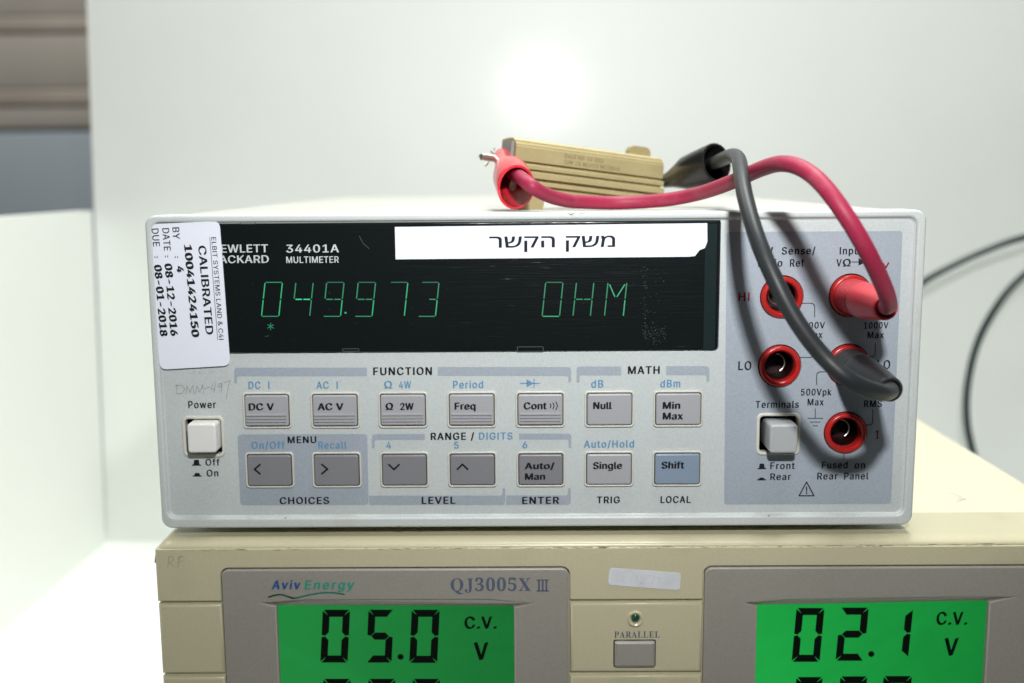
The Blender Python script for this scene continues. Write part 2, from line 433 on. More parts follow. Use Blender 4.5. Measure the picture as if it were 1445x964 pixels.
# crown of the front bezel: rounded top edge
ZC = onY(900, 773, YP).z
prof = [(0.0195, ZT), (0.0005, ZT)]
for k in range(1, 9):
    a = math.pi/2*k/8; prof.append((0.0005-0.0046*math.sin(a), ZT-(ZT-ZC-0.0003)*(1-math.cos(a))))
prof += [(-0.0041, ZC-0.0001), (-0.0030, ZC-0.0002), (-0.0030, -0.0120), (0.0195, -0.0120)]
def crown():
    V, F = [], []
    n = len(prof); R_ = 0.004; ins = []
    for k in range(0, 7): a = math.pi/2*k/6; ins.append((R_*(1-math.sin(a)), R_*(1-math.cos(a))))
    st = [(PX0+i, dz) for i, dz in [(x, z) for x, z in ins][::-1]]
    st = []
    for k in range(7):
        a = math.pi/2*k/6; st.append((PX0+R_*(1-math.cos(a)), R_*(1-math.sin(a))))
    st += [(PX1-(x-PX0), dz) for x, dz in st[::-1]]
    for x, dz in st:
        for (y, z) in prof:
            V.append((x, y, max(z-dz, -0.0120) if z > -0.0119 else z))
    for i in range(len(st)-1):
        for k in range(n): F.append((i*n+k, i*n+(k+1) % n, (i+1)*n+(k+1) % n, (i+1)*n+k))
    F.append(tuple(range(n))); F.append(tuple((len(st)-1)*n+k for k in range(n)))
    return pyd('bezel_crown', V, F, M_cream, ps, True)
crown()
lid = box('lid', PX0+0.001, PX1-0.001, 0.0199, 0.300, ZT-0.006, ZT, M_lid, ps, bev=0.0012)
box('case', PX0+0.0015, PX1-0.0015, 0.0006, 0.299, ZF+0.010, ZT-0.0062, M_lid, ps, bev=0.001)
for fx in (PX0+0.03, PX1-0.03):
    for fy in (0.03, 0.26): box('foot', fx-0.01, fx+0.01, fy-0.01, fy+0.01, ZF, ZF+0.0105, M_rubber, ps, bev=0.0015)
# front face: bands with grooves between them, cut round the two display modules
mL = rect(316, 802.5, 802.5, 960, YP); mR0 = rect(993, 799.5, 1200, 960, YP)[0]
MLx0, MLx1, MZ1 = mL[0], mL[2], mL[3]
MRx0 = mR0; MRx1 = mR0+(MLx1-MLx0); MZ0 = -0.118
zg1a, zg1b = onY(560, 847.5, YP).z, onY(560, 851.5, YP).z
zg2a, zg2b = onY(560, 950, YP).z, onY(560, 954, YP).z
g = 0.0003
XA, XB = PX0+0.0004, PX1-0.0004
def arc_corner(cx, cz, r, a0, a1, n=6):
    return [(cx+r*math.cos(math.radians(a0+(a1-a0)*k/n)), cz+r*math.sin(math.radians(a0+(a1-a0)*k/n))) for k in range(n+1)]
rc = 0.0020
row1 = [(XA, zg1a), (MLx0-g, zg1a)] + arc_corner(MLx0+rc, MZ1-rc, rc+g, 180, 90) + arc_corner(MLx1-rc, MZ1-rc, rc+g, 90, 0) + [(MLx1+g, zg1a), (MRx0-g, zg1a)] \
     + arc_corner(MRx0+rc, MZ1-rc, rc+g, 180, 90) + arc_corner(MRx1-rc, MZ1-rc, rc+g, 90, 0) + [(MRx1+g, zg1a), (XB, zg1a), (XB, ZC+0.0001), (XA, ZC+0.0001)]
plate('front_band', [row1], YP, 0.005, M_cream, ps, bev=0.00035)
for (za, zb) in ((zg1b, zg2a), (zg2b, -0.080), (-0.081, -0.118)):
    for (xa, xb) in ((XA, MLx0-g), (MLx1+g, MRx0-g), (MRx1+g, XB)):
        plate('front_band', [[(xa, zb), (xb, zb), (xb, za), (xa, za)]], YP, 0.005, M_cream, ps, bev=0.0009)
plate('front_band', [[(XA, ZF+0.011), (XB, ZF+0.011), (XB, -0.1185), (XA, -0.1185)]], YP, 0.005, M_cream, ps, bev=0.0009)
box('front_backing', PX0+0.0012, PX1-0.0012, YP+0.0012, 0.0004, ZF+0.0115, -0.0121, M_cream, ps)

SEG = {'0': 'abcdef', '1': 'bc', '2': 'abged', '5': 'afgcd', '3': 'abgcd'}
def seg7(ch, x0, y0, x1, y1, slant, t, Y):
    """polygons of one seven segment figure filling the pixel box"""
    H_ = y1-y0; W_ = x1-x0-slant; q = t/2; gp = 0.55
    def P(u, v): return XZ(x0+u+slant*(1-v/H_), y0+v, Y)      # v down
    def hor(v):   # along top / middle / bottom
        if v == 0: return [(gp+1, 0), (W_-gp-1, 0), (W_-t-gp+1, t), (t+gp-1, t)]
        if v == 2: return [(gp+1, H_), (W_-gp-1, H_), (W_-t-gp+1, H_-t), (t+gp-1, H_-t)]
        c = H_/2; return [(q+gp, c), (t+gp, c-q), (W_-t-gp, c-q), (W_-q-gp, c), (W_-t-gp, c+q), (t+gp, c+q)]
    c = H_/2
    def ver(x, top):
        s = 1 if x == 0 else -1; X_ = 0 if x == 0 else W_
        if top: return [(X_, gp+1), (X_, c-gp-1), (X_+s*q, c-gp), (X_+s*t, c-q-gp), (X_+s*t, t+gp-1)]
        return [(X_, H_-gp-1), (X_, c+gp+1), (X_+s*q, c+gp), (X_+s*t, c+q+gp), (X_+s*t, H_-t-gp+1)]
    G = {'a': hor(0), 'g': hor(1), 'd': hor(2), 'f': ver(0, True), 'b': ver(1, True), 'e': ver(0, False), 'c': ver(1, False)}
    return [[P(*p) for p in G[s]] for s in SEG[ch]]

def module(x0, x1, lcd_px, ledge, lcdmat, digits, small, label_):
    """grey display module: plate with an opening, a sloping ledge above the screen, the screen behind it"""
    YM = YP-0.0004; YL = YP+0.0012
    lx0, ltop0, lx1, ltop1 = lcd_px
    A = XZ(lx0, ltop0, YM); B = XZ(lx1, ltop1, YM)
    zb = -0.070
    bx0 = XZ(lx0+4, 964, YM)[0]
    led = [XZ(*p, YM) for p in ledge]
    hole = [(A[0], zb), (A[0], A[1])] + led + [(B[0], B[1]), (B[0], zb)]
    plate('display_module', [rr(x0, MZ0, x1, MZ1, rc), hole], YM, 0.0050, M_mod, ps, bev=0.0005, label=label_)
    mod = ps.children[-1] if False else [o for o in bpy.data.objects if o.name.startswith('display_module')][-1]
    # ledge facet from the face back to the screen
    back = [(A[0], YL-0.0001, A[1]), (B[0], YL-0.0001, B[1])]
    V = [(p[0], YM+0.0003, p[1]) for p in led]
    n = len(V)
    V += [(B[0], YL-0.00005, B[1]-0.0002), (A[0], YL-0.00005, A[1]-0.0002)]
    pyd('ledge', V, [tuple(range(n+2))], M_mod, mod, False)
    s = box('screen', A[0]-0.001, B[0]+0.001, YL, YL+0.0006, zb-0.001, max(A[1], B[1])+0.0005, lcdmat, mod)
    for (ch, bx) in digits:
        yy = YL-0.00006
        if ch == '.':
            x, y, r = bx; p = XZ(x, y, yy); sheet('decimal_point', [circ(p[0], p[1], pxm(r, yy), 20)], yy, M_lcdink, mod)
        else:
            sheet('digit', seg7(ch, *bx, yy), yy, M_lcdink, mod)
    for (s_, a, b_, c_, cap) in small:
        text(s_, a, b_, c_, cap, YL-0.00006, M_lcdink, mod, bold=0.035, space=1.1)
    return mod
T = 10.0
modL = module(MLx0, MLx1, (390, 855.8, 725, 857.2), [(370, 851.5), (430, 847.6), (690, 847.0), (749, 852.2)], M_lcdL,
    [('0', (452, 860.5, 494, 935, 3.5, T)), ('5', (516.5, 860.5, 556, 935, 3.5, T)), ('.', (565.3, 927, 4.6)), ('0', (577.5, 860.5, 620.5, 935.5, 3.5, T)),
     ('0', (453, 958, 495, 1032, 3.5, T)), ('0', (516.5, 958, 558, 1032, 3.5, T)), ('0', (579, 958, 621, 1032, 3.5, T))],
    [('C.V.', 655.5, 887, 701, 18.5), ('V', 668.6, 931, 689.4, 27)], 'grey display module with darker green screen reading 05.0')
modR = module(MRx0, MRx1, (1069, 855.5, 1396, 849.5), [(1053, 851.3), (1110, 847.2), (1370, 843.2), (1429, 843.2)], M_lcdR,
    [('0', (1117, 858, 1163.5, 934, 7, T)), ('2', (1179, 857.5, 1226, 932.5, 7, T)), ('.', (1229.5, 923, 4.6)), ('1', (1252, 859.5, 1288.5, 928, 7, T)),
     ('0', (1117, 955.5, 1161, 1030, 7, T)), ('0', (1179, 954.5, 1224, 1029, 7, T)), ('0', (1240, 954, 1287, 1028, 7, T))],
    [('C.V.', 1321, 881.5, 1364.8, 19.5), ('V', 1331.5, 925, 1351.8, 27)], 'grey display module with brighter green screen reading 02.1')
YT = YP-0.00048
text('Aviv', 383, 831.5, 425, 13.5, YT, M_logob, modL, bold=0.045, space=1.22, shear=0.18)
text('Energy', 429, 831.5, 501, 13.5, YT, M_logog, modL, bold=0.045, space=1.22, shear=0.18)
sw = smooth_path([Vector((x, y, 0)) for x, y in ((378.5, 843), (387, 840.3), (397, 839.3), (408, 842.5), (416, 844.3), (432, 840.5), (452, 837), (470, 836.6), (486, 839))], 6)
sheet('logo_swoosh', stroke_px([[(p.x, p.y) for p in sw]], 2.3, YT), YT, M_logog, modL)
text('QJ3005X', 0, 0, 1, 1, YT, M_serif, modL) if False else None
def mathserif(s):
    o = ''
    for c in s:
        if c.isdigit(): o += chr(0x1D7CE+int(c))
        elif 'A' <= c <= 'Z': o += chr(0x1D400+ord(c)-65)
        else: o += c
    return o
text(mathserif('QJ3005X'), 636, 834, 749, 14.6, YT, M_serif, modL, bold=-0.004, space=1.08)
sheet('lettering', stroke_px([[(757, 818.6), (774.5, 818.6)], [(757, 834), (774.5, 834)]], 1.3, YT) + stroke_px([[(760.5, 819), (760.5, 834)], [(765.8, 819), (765.8, 834)], [(771, 819), (771, 834)]], 2.6, YT), YT, M_serif, modL)
# parallel button, lamp, sticker, pencil
YF = YP-0.00006
text(mathserif('PARALLEL'), 866.8, 900, 931, 10, YF, M_serif, ps, bold=-0.012, space=1.15, fitbox=True)
r_ = rect(867.5, 906.5, 924.5, 942, YP-0.0012)
plate('button_gap', [rr(r_[0]-0.0003, r_[1]-0.0003, r_[2]+0.0003, r_[3]+0.0003, 0.0005)], YP-0.00004, 0.00002, M_dark, ps)
plate('push_button', [rr(*r_, 0.0005)], YP-0.0012, 0.0030, M_modkey, ps, bev=0.0006, label='small warm grey push button under the word PARALLEL')
c_ = XZ(896.5, 873, YP)
lathe('lamp_holder', [(0.0, 0.00235), (0.0005, 0.0022), (0.0006, 0.0019), (0.0003, 0.0014), (-0.0008, 0.00125)], c_[0], c_[1], YP, M_cream, ps)
lathe('indicator_lamp', [(-0.0002, 0.00122), (0.0003, 0.00118), (0.0006, 0.0009), (0.0008, 0.0005), (0.00085, 0.0)], c_[0], c_[1]+0.0002, YP, M_led, ps, 24)
def rounded_quad(C4, r, n=5):
    """rounded polygon from four x,z corners"""
    out = []; k4 = len(C4)
    for i in range(k4):
        p = Vector(C4[i]); a = (Vector(C4[i-1])-p).normalized(); b = (Vector(C4[(i+1) % k4])-p).normalized()
        for k in range(n+1):
            t = k/n; p0 = p+a*r; p2 = p+b*r
            out.append(tuple((1-t)**2*p0+2*t*(1-t)*p+t*t*p2))
    return out
q4 = [XZ(*p, YP) for p in ((860, 801.3), (961, 808.4), (959, 833), (858, 825.2))]
plate('blank_sticker', [rounded_quad(q4, 0.0011)], YP-0.00016, 0.00012, M_stickp, ps, label='worn white blank sticker on the cream front')
sc_lines = [[(880, 812), (877, 820), (884, 823)], [(893, 810), (900, 815), (896, 822)], [(903, 812), (908, 818), (903, 824), (911, 822)], [(915, 812), (924, 813), (920, 824)], [(926, 815), (933, 816), (929, 825)]]
sheet('faded_writing', stroke_px(sc_lines, 0.8, YP-0.00022), YP-0.00022, mat('faded_pencil', (0.50, 0.53, 0.56), 0.6), ps)
sheet('pencil_writing', stroke_px([[(237, 802), (238, 786), (243, 785), (245, 790), (239, 794), (246, 800)], [(251, 803), (252, 786), (259, 786)], [(251, 794), (258, 791)], [(252, 789), (256, 784)]], 0.9, YF), YF,
      mat('faint_pencil', (0.30, 0.29, 0.23), 0.6), ps)
# brown wear along the crease under the crown
V, F = [], []
for k in range(150):
    x = random.uniform(235, 1440); y = 774.8-0.0072*(x-540)+random.gauss(0, 0.8); L_ = random.uniform(1.5, 14)
    for q in ribbon([XZ(x, y, YF), XZ(x+L_, y-0.0072*L_, YF)], pxm(random.uniform(.3, .9), YF)):
        b0 = len(V); V += [(p[0], YF, p[1]) for p in q]; F.append([b0, b0+1, b0+2, b0+3])
o = pyd('wear_marks', V, F, mat('wear_brown', (0.385, 0.35, 0.225), 0.5), ps, fix=False); o['kind'] = 'stuff'
# scuffs on the lid
zz = ZT+0.00006
def zpoly(lines, wd):
    out = []
    for ln in lines:
        for q in ribbon([(onZ(x, y, ZT).x, onZ(x, y, ZT).y) for x, y in ln], wd): out.append([(p[0], p[1], zz) for p in q])
    return out
V, F = [], []
for q in zpoly([[(1338, 695), (1350, 699), (1358, 703), (1363, 706)], [(1348, 709), (1356, 706), (1364, 704)], [(1352, 703), (1358, 707)]], 0.00022):
    b0 = len(V); V += q; F.append(list(range(b0, b0+4)))
pyd('scuff', V, F, mat('pale_scuff', (0.40, 0.37, 0.28), 0.7), ps, fix=False)

# =================================================================== multimeter
W2, HM = 0.1063, 0.0885
YPL = 0.0012                        # panel face, a little behind the bezel face
mm_ = empty('multimeter', (0, 0.17, ZT), 'silver grey bench multimeter with dark display window on top of the power supply', 'multimeter')
inner = (-0.1030, 0.0028, 0.1035, 0.0862)
ir = rect(229, 312, 1285, 728.5, 0.0)
inner = (onY(224.5, 500, 0.0).x, onY(750, 729, 0).z, onY(1287, 480, 0).x, onY(750, 310.5, 0).z)
plate('bezel', [rr(-W2, 0, W2, HM, 0.0030), rr(*inner, 0.0022)], 0.0, 0.012, M_bezel, mm_, bev=0.0007, res=3)
# sloping inner lip between bezel and panel
def lip():
    o = rr(inner[0]+0.00002, inner[1]+0.00002, inner[2]-0.00002, inner[3]-0.00002, 0.0022); d = 0.0007
    i_ = rr(inner[0]+d, inner[1]+d, inner[2]-d, inner[3]-d, 0.0016)
    n = len(o); V = [(p[0], 0.0007, p[1]) for p in o]+[(p[0], YPL+0.0002, p[1]) for p in i_]
    F = [(k, (k+1) % n, n+(k+1) % n, n+k) for k in range(n)]
    return pyd('bezel_lip', V, F, M_bezel, mm_, True)
lip()
box('top_cover', -W2+0.0010, W2-0.0010, 0.0122, 0.345, 0.0020, HM-0.0005, M_case, mm_, bev=0.003)
for fx in (-0.075, 0.075):
    for fy in (0.045, 0.30): box('foot', fx-0.010, fx+0.010, fy-0.008, fy+0.008, ZT, 0.0050, M_rubber, mm_, bev=0.001)

# panel with openings
JACKS = [('HI sense', 1103.3, 419.4), ('LO sense', 1100.3, 516.5), ('HI in', 1200.3, 417.0), ('LO in', 1196.6, 515.2), ('I', 1192.8, 610.5)]
win = rect(262, 312, 1015.5, 497.5, YPL)
pw = rect(262.5, 591, 313, 640.5, YPL); tm = rect(1071.5, 587, 1124.5, 637.5, YPL)
holes = [rr(win[0], win[1], win[2], win[3], 0.0012), rr(*pw, 0.0012), rr(*tm, 0.0012)]
jx = [XZ(x, y, YPL) for _, x, y in JACKS]
RJ = 0.00605
holes += [circ(p[0], p[1], RJ) for p in jx]
panel = plate('front_panel', [rr(inner[0]+0.0004, inner[1]+0.0004, inner[2]-0.0004, inner[3]-0.0004, 0.0018)]+holes, YPL, 0.0022, M_plate, mm_, bev=0.0001, res=0)
box('panel_backing', inner[0]+0.0005, inner[2]-0.0005, 0.0118, 0.0121, inner[1]+0.0005, inner[3]-0.0005, M_dark, mm_)

# display window
YW = YPL-0.0003
window = plate('display_window', [rr(win[0]+0.0002, win[1]+0.0002, win[2]-0.0002, win[3]-0.0002, 0.0010)], YW, 0.0022, M_win, mm_, bev=0.0005)
re_ = rect(994, 316, 1012, 494, YW)
e0 = rect(994, 316, 996, 494, YW-0.00004)
sheet('window_edge', [[(e0[0], e0[1]), (onY(1010.5, 400, YW).x, e0[1]), (onY(1010.5, 400, YW).x, e0[3]), (e0[0], e0[3])]], YW-0.00004, M_wedge, window)
YG = YW-0.00008
def tab(x0, y0, x1, y1):
    Y = YG; c = rect(x0, y0, x1, y1, Y)
    L_ = [ribbon([(c[0], c[3]), (c[2], c[3])], 0.00020), ribbon([(c[0], c[1]), (c[2], c[1])], 0.00020), ribbon([(c[0], c[1]), (c[0], c[3])], 0.00020), ribbon([(c[2], c[1]), (c[2], c[3])], 0.00020)]
    sheet('window_tab', [q for l in L_ for q in l], Y, mat('tab_edge', (0.05, 0.075, 0.075), 0.3), window)
tab(730, 489.5, 766.5, 496.3); tab(483.5, 492.3, 506.5, 496); tab(339, 313.6, 361, 316)
text('HEWLETT', 299.5, 356.3, 378.5, 11, YG, M_inkw, window, bold=0.022, space=1.05)
text('PACKARD', 299.5, 371.2, 379.5, 10.6, YG, M_inkw, window, bold=0.022, space=1.05)
text('34401A', 404, 356.3, 478.5, 11, YG, M_inkw, window, bold=0.022, space=1.1)
text('MULTIMETER', 404, 371, 478.3, 9, YG, M_inkw, window, bold=0.018, space=1.05)

# vacuum fluorescent figures: thin strokes of uneven brightness
VX = [369.0, 412.5, 456.0, 500.5, 546.0, 590.0, 765.0, 808.5, 853.0]
VS = ['0', '4', '9', '9', '7', '3', 'O', 'H', 'M']
VB = [1, 1, 1, 1, 1, 1, 1, 1, 1]
def vfd_char(ch, x, y0, y1, W_, br):
    sl = 5.0; g_ = 1.2; hh = y1-y0
    def P(u, v): return XZ(x+u+sl*(1-v), y0+v*hh, YG)
    S_ = {'a': ((g_/W_, 0), (1-g_/W_, 0)), 'd': ((g_/W_, 1), (1-g_/W_, 1)), 'g1': ((0.10, .5), (.44, .5)), 'g2': ((.56, .5), (.90, .5)),
          'f': ((0, .03), (0, .47)), 'e': ((0, .53), (0, .97)), 'b': ((1, .03), (1, .47)), 'c': ((1, .53), (1, .97)),
          'h': ((.10, .07), (.44, .42)), 'k': ((.90, .07), (.56, .42))}
    U = {'0': 'a d f e b c', 'O': 'd f e b c a', '4': 'f g1 g2 b c', '9': 'a f b g1 g2 c d', '7': 'a b c', '3': 'a b g2 c d', 'H': 'f e g1 g2 b c', 'M': 'f e b c h k'}[ch].split()
    strong = {'0': ('f', 'e', 'b', 'c'), '4': ('g1', 'g2'), 'M': ('k', 'c', 'h'), 'O': ('d',)}.get(ch, ('c',) if ch in '93' else ('b', 'c') if ch == '7' else ())
    byb = {}
    for s in U:
        (u0, v0), (u1, v1) = S_[s]
        k = br + (1 if s in strong else 0) - (1 if s == 'a' and ch in '97O3' else 0)
        k = max(0, min(3, k))
        if ch == '4' and s in ('g1', 'g2'): k = 3
        wd = 1.4 if s in ('a', 'd') else 1.6
        byb.setdefault(k, []).extend(ribbon([P(u0*W_, v0), P(u1*W_, v1)], pxm(wd, YG)))
    for k, polys in byb.items(): sheet('vfd_figure', polys, YG, M_vfd[k], window)
for ch, x, b_ in zip(VS, VX, VB): vfd_char(ch, x, 398.5, 446.5, 24.5 if ch != 'M' else 26.5, b_)
p = XZ(487.6, 441.5, YG); sheet('vfd_point', [circ(p[0], p[1], pxm(1.5, YG), 10)], YG, M_vfd[2], window)
sheet('vfd_star', stroke_px([[(381.9, 455.8), (381.9, 465.6)], [(377.6, 458.2), (386.2, 463.2)], [(377.6, 463.2), (386.2, 458.2)]], 1.0, YG), YG, M_vfd[1], window)
# glue residue and dust on the window
V, F = [], []
def speck(x, y, r):
    p = XZ(x, y, YG); n = random.choice((3, 4, 5)); b0 = len(V); a0 = random.random()*6
    for k in range(n):
        rr_ = pxm(r, YG)*random.uniform(.5, 1.2); a = a0+2*math.pi*k/n; V.append((p[0]+rr_*math.cos(a), YG, p[1]+rr_*math.sin(a)))
    F.append(list(range(b0, b0+n))[::1])
for i in range(110):
    u = random.random()
    speck(905+random.gauss(4, 2.5)+(random.random()*30 if u < .3 else 0), random.uniform(376, 482), random.uniform(.25, .75))
for i in range(130): speck(random.uniform(908, 940), random.gauss(473, 7), random.uniform(.2, .7))
for i in range(60): speck(random.uniform(335, 985), random.uniform(375, 490), random.uniform(.25, .6))
o = pyd('residue', V, F, M_speck, window, fix=False); o['kind'] = 'stuff'
for ln_ in ([(507, 333), (512, 343), (521, 351)], [(337, 352), (344, 358), (340, 364)], [(374, 475), (380, 474)]): sheet('scratch', stroke_px([ln_], 0.6, YG), YG, M_speck, window)

# stuck-on labels
c4 = [XZ(*p, YW) for p in ((557.3, 320.3), (997.8, 315.0), (998, 341), (994.5, 350), (987, 353), (980.5, 361.3), (972, 362.3), (558.3, 366))]
tape = plate('name_label', [c4], YW-0.00022, 0.00018, M_stick, mm_, label='white paper label with Hebrew lettering stuck on the window')
flap = [XZ(*p, YW) for p in ((998, 341), (994.5, 350), (987, 353), (980.5, 361.3), (984, 362), (990, 355.5), (997, 352))]
text('משק הקשר'[::-1], 690.5, 355.5, 868, 22.4, YW-0.00027, M_ink, tape, bold=0.014, space=1.0, fitbox=True)
def z1(x, y): return (x/3.857+190, y/3.857+280)
YS_ = YPL-0.0010
cs = [XZ(*p, YS_) for p in ((209.0, 316.8), (309.8, 311.8), (325.0, 516.0), (225.8, 521.8))]
stick = plate('calibration_sticker', [rounded_quad(cs, 0.0020)], YS_, 0.00022, M_stick, mm_, label='white calibration sticker with sideways black lettering')
def vt(s, a, b, cap, bold, space=1.05):
    (xa, ya), (xb, yb_) = z1(*a), z1(*b)
    text(s, xa, ya, xb, cap, YS_-0.00006, M_ink, stick, bold=bold, space=space, yb1=yb_)
vt('ELBIT SYSTEMS LAND & C4I', (417, 212), (460, 770), 6.6, 0.008)
vt('CALIBRATED', (346, 258), (388, 742), 10.8, 0.028)
vt('10041424150', (270, 252), (312, 757), 10.3, 0.056)
vt('BY', (205, 158), (209, 222), 9.6, 0.012); vt(':', (219, 314), (220, 326), 6.0, 0.01); vt('4', (228, 368), (231, 405), 9.8, 0.056)
vt('DATE', (150, 163), (160, 285), 9.6, 0.012); vt(':', (165, 310), (166, 322), 6.0, 0.01); vt('08-12-2016', (163, 355), (197, 750), 10.2, 0.056)
vt('DUE', (92, 165), (101, 262), 9.6, 0.012); vt(':', (108, 314), (109, 326), 6.0, 0.01); vt('08-01-2018', (106, 362), (140, 752), 10.2, 0.056)
sheet('lettering', stroke_px([[z1(409, 211), z1(452, 771)]], 0.7, YS_-0.00006), YS_-0.00006, M_ink, stick)

# ---- printed blocks
YI = YPL-0.00005; YX = YPL-0.00010
def R4(x0, y0, x1, y1): a = rect(x0, y0, x1, y1, YI); return [(a[0], a[1]), (a[2], a[1]), (a[2], a[3]), (a[0], a[3])]
def hooked(x0, x1, y0, y1, yh, side, hw=4.0):
    """bar with a rounded shoulder and a short hook hanging at one end"""
    s = 1 if side == 'L' else -1; xo = x0 if side == 'L' else x1; xi = x1 if side == 'L' else x0
    dy = (yh-y1)
    up = 1 if yh > y0 else -1
    ya, yb_ = (y0, y1) if up == 1 else (y1, y0)
    r = 4.0
    P = [(xi, ya), (xo+s*r, ya), (xo+s*1.2, ya+up*1.2), (xo, ya+up*r), (xo, yh), (xo+s*hw, yh), (xo+s*hw, yb_+up*3), (xo+s*(hw+.9), yb_+up*.9), (xo+s*(hw+3), yb_), (xi, yb_)]
    return [XZ(x, y, YI) for x, y in P]
sheet('printed_bar', [hooked(330.5, 518, 518.9, 531, 541, 'L')], YI, M_block, panel)
sheet('printed_bar', [hooked(617.6, 806, 518, 530.5, 539.5, 'R')], YI, M_block, panel)
sheet('printed_bar', [hooked(813.6, 876.7, 517.3, 529.8, 540, 'L')], YI, M_block, panel)
sheet('printed_bar', [hooked(940, 1001, 516.8, 529.5, 538.5, 'R')], YI, M_block, panel)
sheet('printed_bar', [hooked(524.6, 599.4, 612.7, 621, 632.8, 'L')], YI, M_block, panel)
sheet('printed_bar', [hooked(732.4, 806.3, 612, 620.5, 632, 'R')], YI, M_block, panel)
sheet('printed_bar', [hooked(521, 713, 699.5, 712.7, 689.3, 'R')], YI, M_block, panel)
sheet('printed_bar', [hooked(714.2, 805.5, 699.3, 712.5, 689.3, 'R')], YI, M_block, panel)
q4 = [XZ(*p, YI) for p in ((335, 613.2), (518.2, 612.5), (520.3, 712.6), (339.2, 713.2))]
sheet('printed_block', [rounded_quad(q4, 0.0012)], YI, M_block, panel)
q4 = [XZ(*p, YI) for p in ((1025.5, 327.5), (1273.8, 326.0), (1257.3, 711.0), (1021.8, 712.2))]
hb = rounded_quad(q4, 0.0010)
me = fill_mesh([hb]+[circ(p[0], p[1], RJ+0.00005) for p in jx]+[rr(tm[0]-0.0001, tm[1]-0.0001, tm[2]+0.0001, tm[3]+0.0001, 0.0012)], 0, 0)
for v in me.vertices: v.co = (v.co.x, YI, v.co.y)
me.update(); link('printed_block', me, M_block, panel, False)

def t(s, x0, yb, x1, cap, m_=M_ink, bold=0.028, space=1.16, par=None): return text(s, x0, yb, x1, cap, YX, m_, par or panel, bold=bold, space=space)
for a in (('FUNCTION', 526.6, 529.2, 609.7, 11), ('MATH', 886, 527.6, 931, 10.9), ('MENU', 405.9, 625.3, 446.5, 9.8), ('RANGE /', 607.8, 620.7, 669.4, 10.4),
          ('CHOICES', 394.7, 711.2, 464.7, 10.2), ('LEVEL', 595, 711, 642.8, 10.5), ('ENTER', 736.8, 711, 789, 10.3), ('TRIG', 842, 710.2, 874.7, 10), ('LOCAL', 932, 709.8, 974.7, 10.2)):
    t(*a, bold=0.034)
for a in (('DC  I', 350.7, 548.8, 380.5, 10.5), ('AC  I', 446.5, 548.6, 476.8, 10.5), ('Ω', 542, 548.2, 553.5, 10.8), ('4W', 563, 548.2, 580.3, 10.6), ('Period', 639.2, 547.8, 682, 10.6),
          ('dB', 834, 547, 851.4, 10.8), ('dBm', 931.6, 546.6, 960, 10.8), ('On/Off', 354.9, 633.4, 402.2, 10.4), ('Recall', 449.2, 633.2, 489.2, 10.4),
          ('4', 545, 633, 552, 9.8), ('5', 640.8, 633, 647.3, 9.8), ('6', 737.2, 632.5, 744.3, 9.8), ('Auto/Hold', 823.7, 631.6, 894.9, 10.4), ('DIGITS', 675.8, 620.4, 723.4, 10.4)):
    t(*a, m_=M_inkb, bold=0.028)
dio = stroke_px([[(734.2, 541), (744, 541)], [(753.2, 541), (761.8, 541)], [(753.6, 534.8), (753.6, 547.3)]], 1.3, YX)
dio.append([XZ(743.2, 535.4, YX), XZ(743.2, 546.4, YX), XZ(753.4, 541, YX)][::-1])
sheet('diode_symbol', dio, YX, M_inkb, panel)
t('Power', 265.8, 576, 305, 10.4); t('Off', 290, 657, 310.3, 9.8); t('On', 291.6, 672.3, 308.4, 9.8)
def icon(x0, x1, yb, h, wtop, name='switch_symbol'):
    c = (x0+x1)/2; k = 1.6
    P = [(x0, yb), (x1, yb), (x1, yb-k), (c+wtop/2+1, yb-k), (c+wtop/2, yb-h), (c-wtop/2, yb-h), (c-wtop/2-1, yb-k), (x0, yb-k)]
    sheet(name, [[XZ(x, y, YX) for x, y in P]], YX, M_ink, panel)
icon(270.9, 283.6, 657.2, 8.3, 6.4); icon(272, 284.6, 672.6, 5.0, 6.0)
icon(1069, 1081.2, 662.2, 7.9, 6.2); icon(1068.3, 1081.2, 678, 3.9, 6.2)
t('HI', 1042, 424.9, 1057.7, 12.3, M_inkr, bold=0.02); t('LO', 1041.6, 522.2, 1060.2, 12.6); t('LO', 1237.7, 520.8, 1256, 12.6)
t('4W', 1066, 359, 1091, 10.2); t('Sense/', 1103, 359, 1150.6, 10.2); t('Ratio', 1070, 376.4, 1104, 10.4); t('Ref', 1114.5, 376.4, 1134.6, 10.4)
t('Input', 1184.7, 359, 1218, 10.2); t('V', 1180, 376, 1187.5, 10.2); t('Ω', 1189, 376, 1200.5, 10.4)
dio = stroke_px([[(1202, 369.8), (1212, 369.8)], [(1222.6, 369.8), (1229, 369.8)], [(1222.8, 364), (1222.8, 375.5)]], 1.2, YX)
dio.append([XZ(1211.5, 364.5, YX), XZ(1211.5, 375, YX), XZ(1222.4, 369.8, YX)][::-1]); sheet('diode_symbol', dio, YX, M_ink, panel)
sheet('warning_bolt', stroke_px([[(1246, 372), (1250, 378), (1247, 379), (1251, 385)], [(1254, 371), (1250, 378)]], 2.2, YX), YX, M_inkr, panel)
t('200V', 1133.5, 463.6, 1164, 9.2); t('Max', 1138, 477, 1160.5, 9.2); t('1000V', 1219, 463.6, 1253.4, 9.0); t('Max', 1224, 477.2, 1247, 9.2)
t('500Vpk', 1130, 558, 1173.2, 9.6); t('Max', 1139.4, 572, 1162.3, 9.5); t('3A', 1223, 559, 1237, 9.4); t('RMS', 1219, 574.3, 1244.5, 9.4)
t('Terminals', 1066, 575.6, 1127.3, 10); t('Front', 1086.8, 662, 1121.4, 10); t('Rear', 1086.8, 677.4, 1116, 9.8)
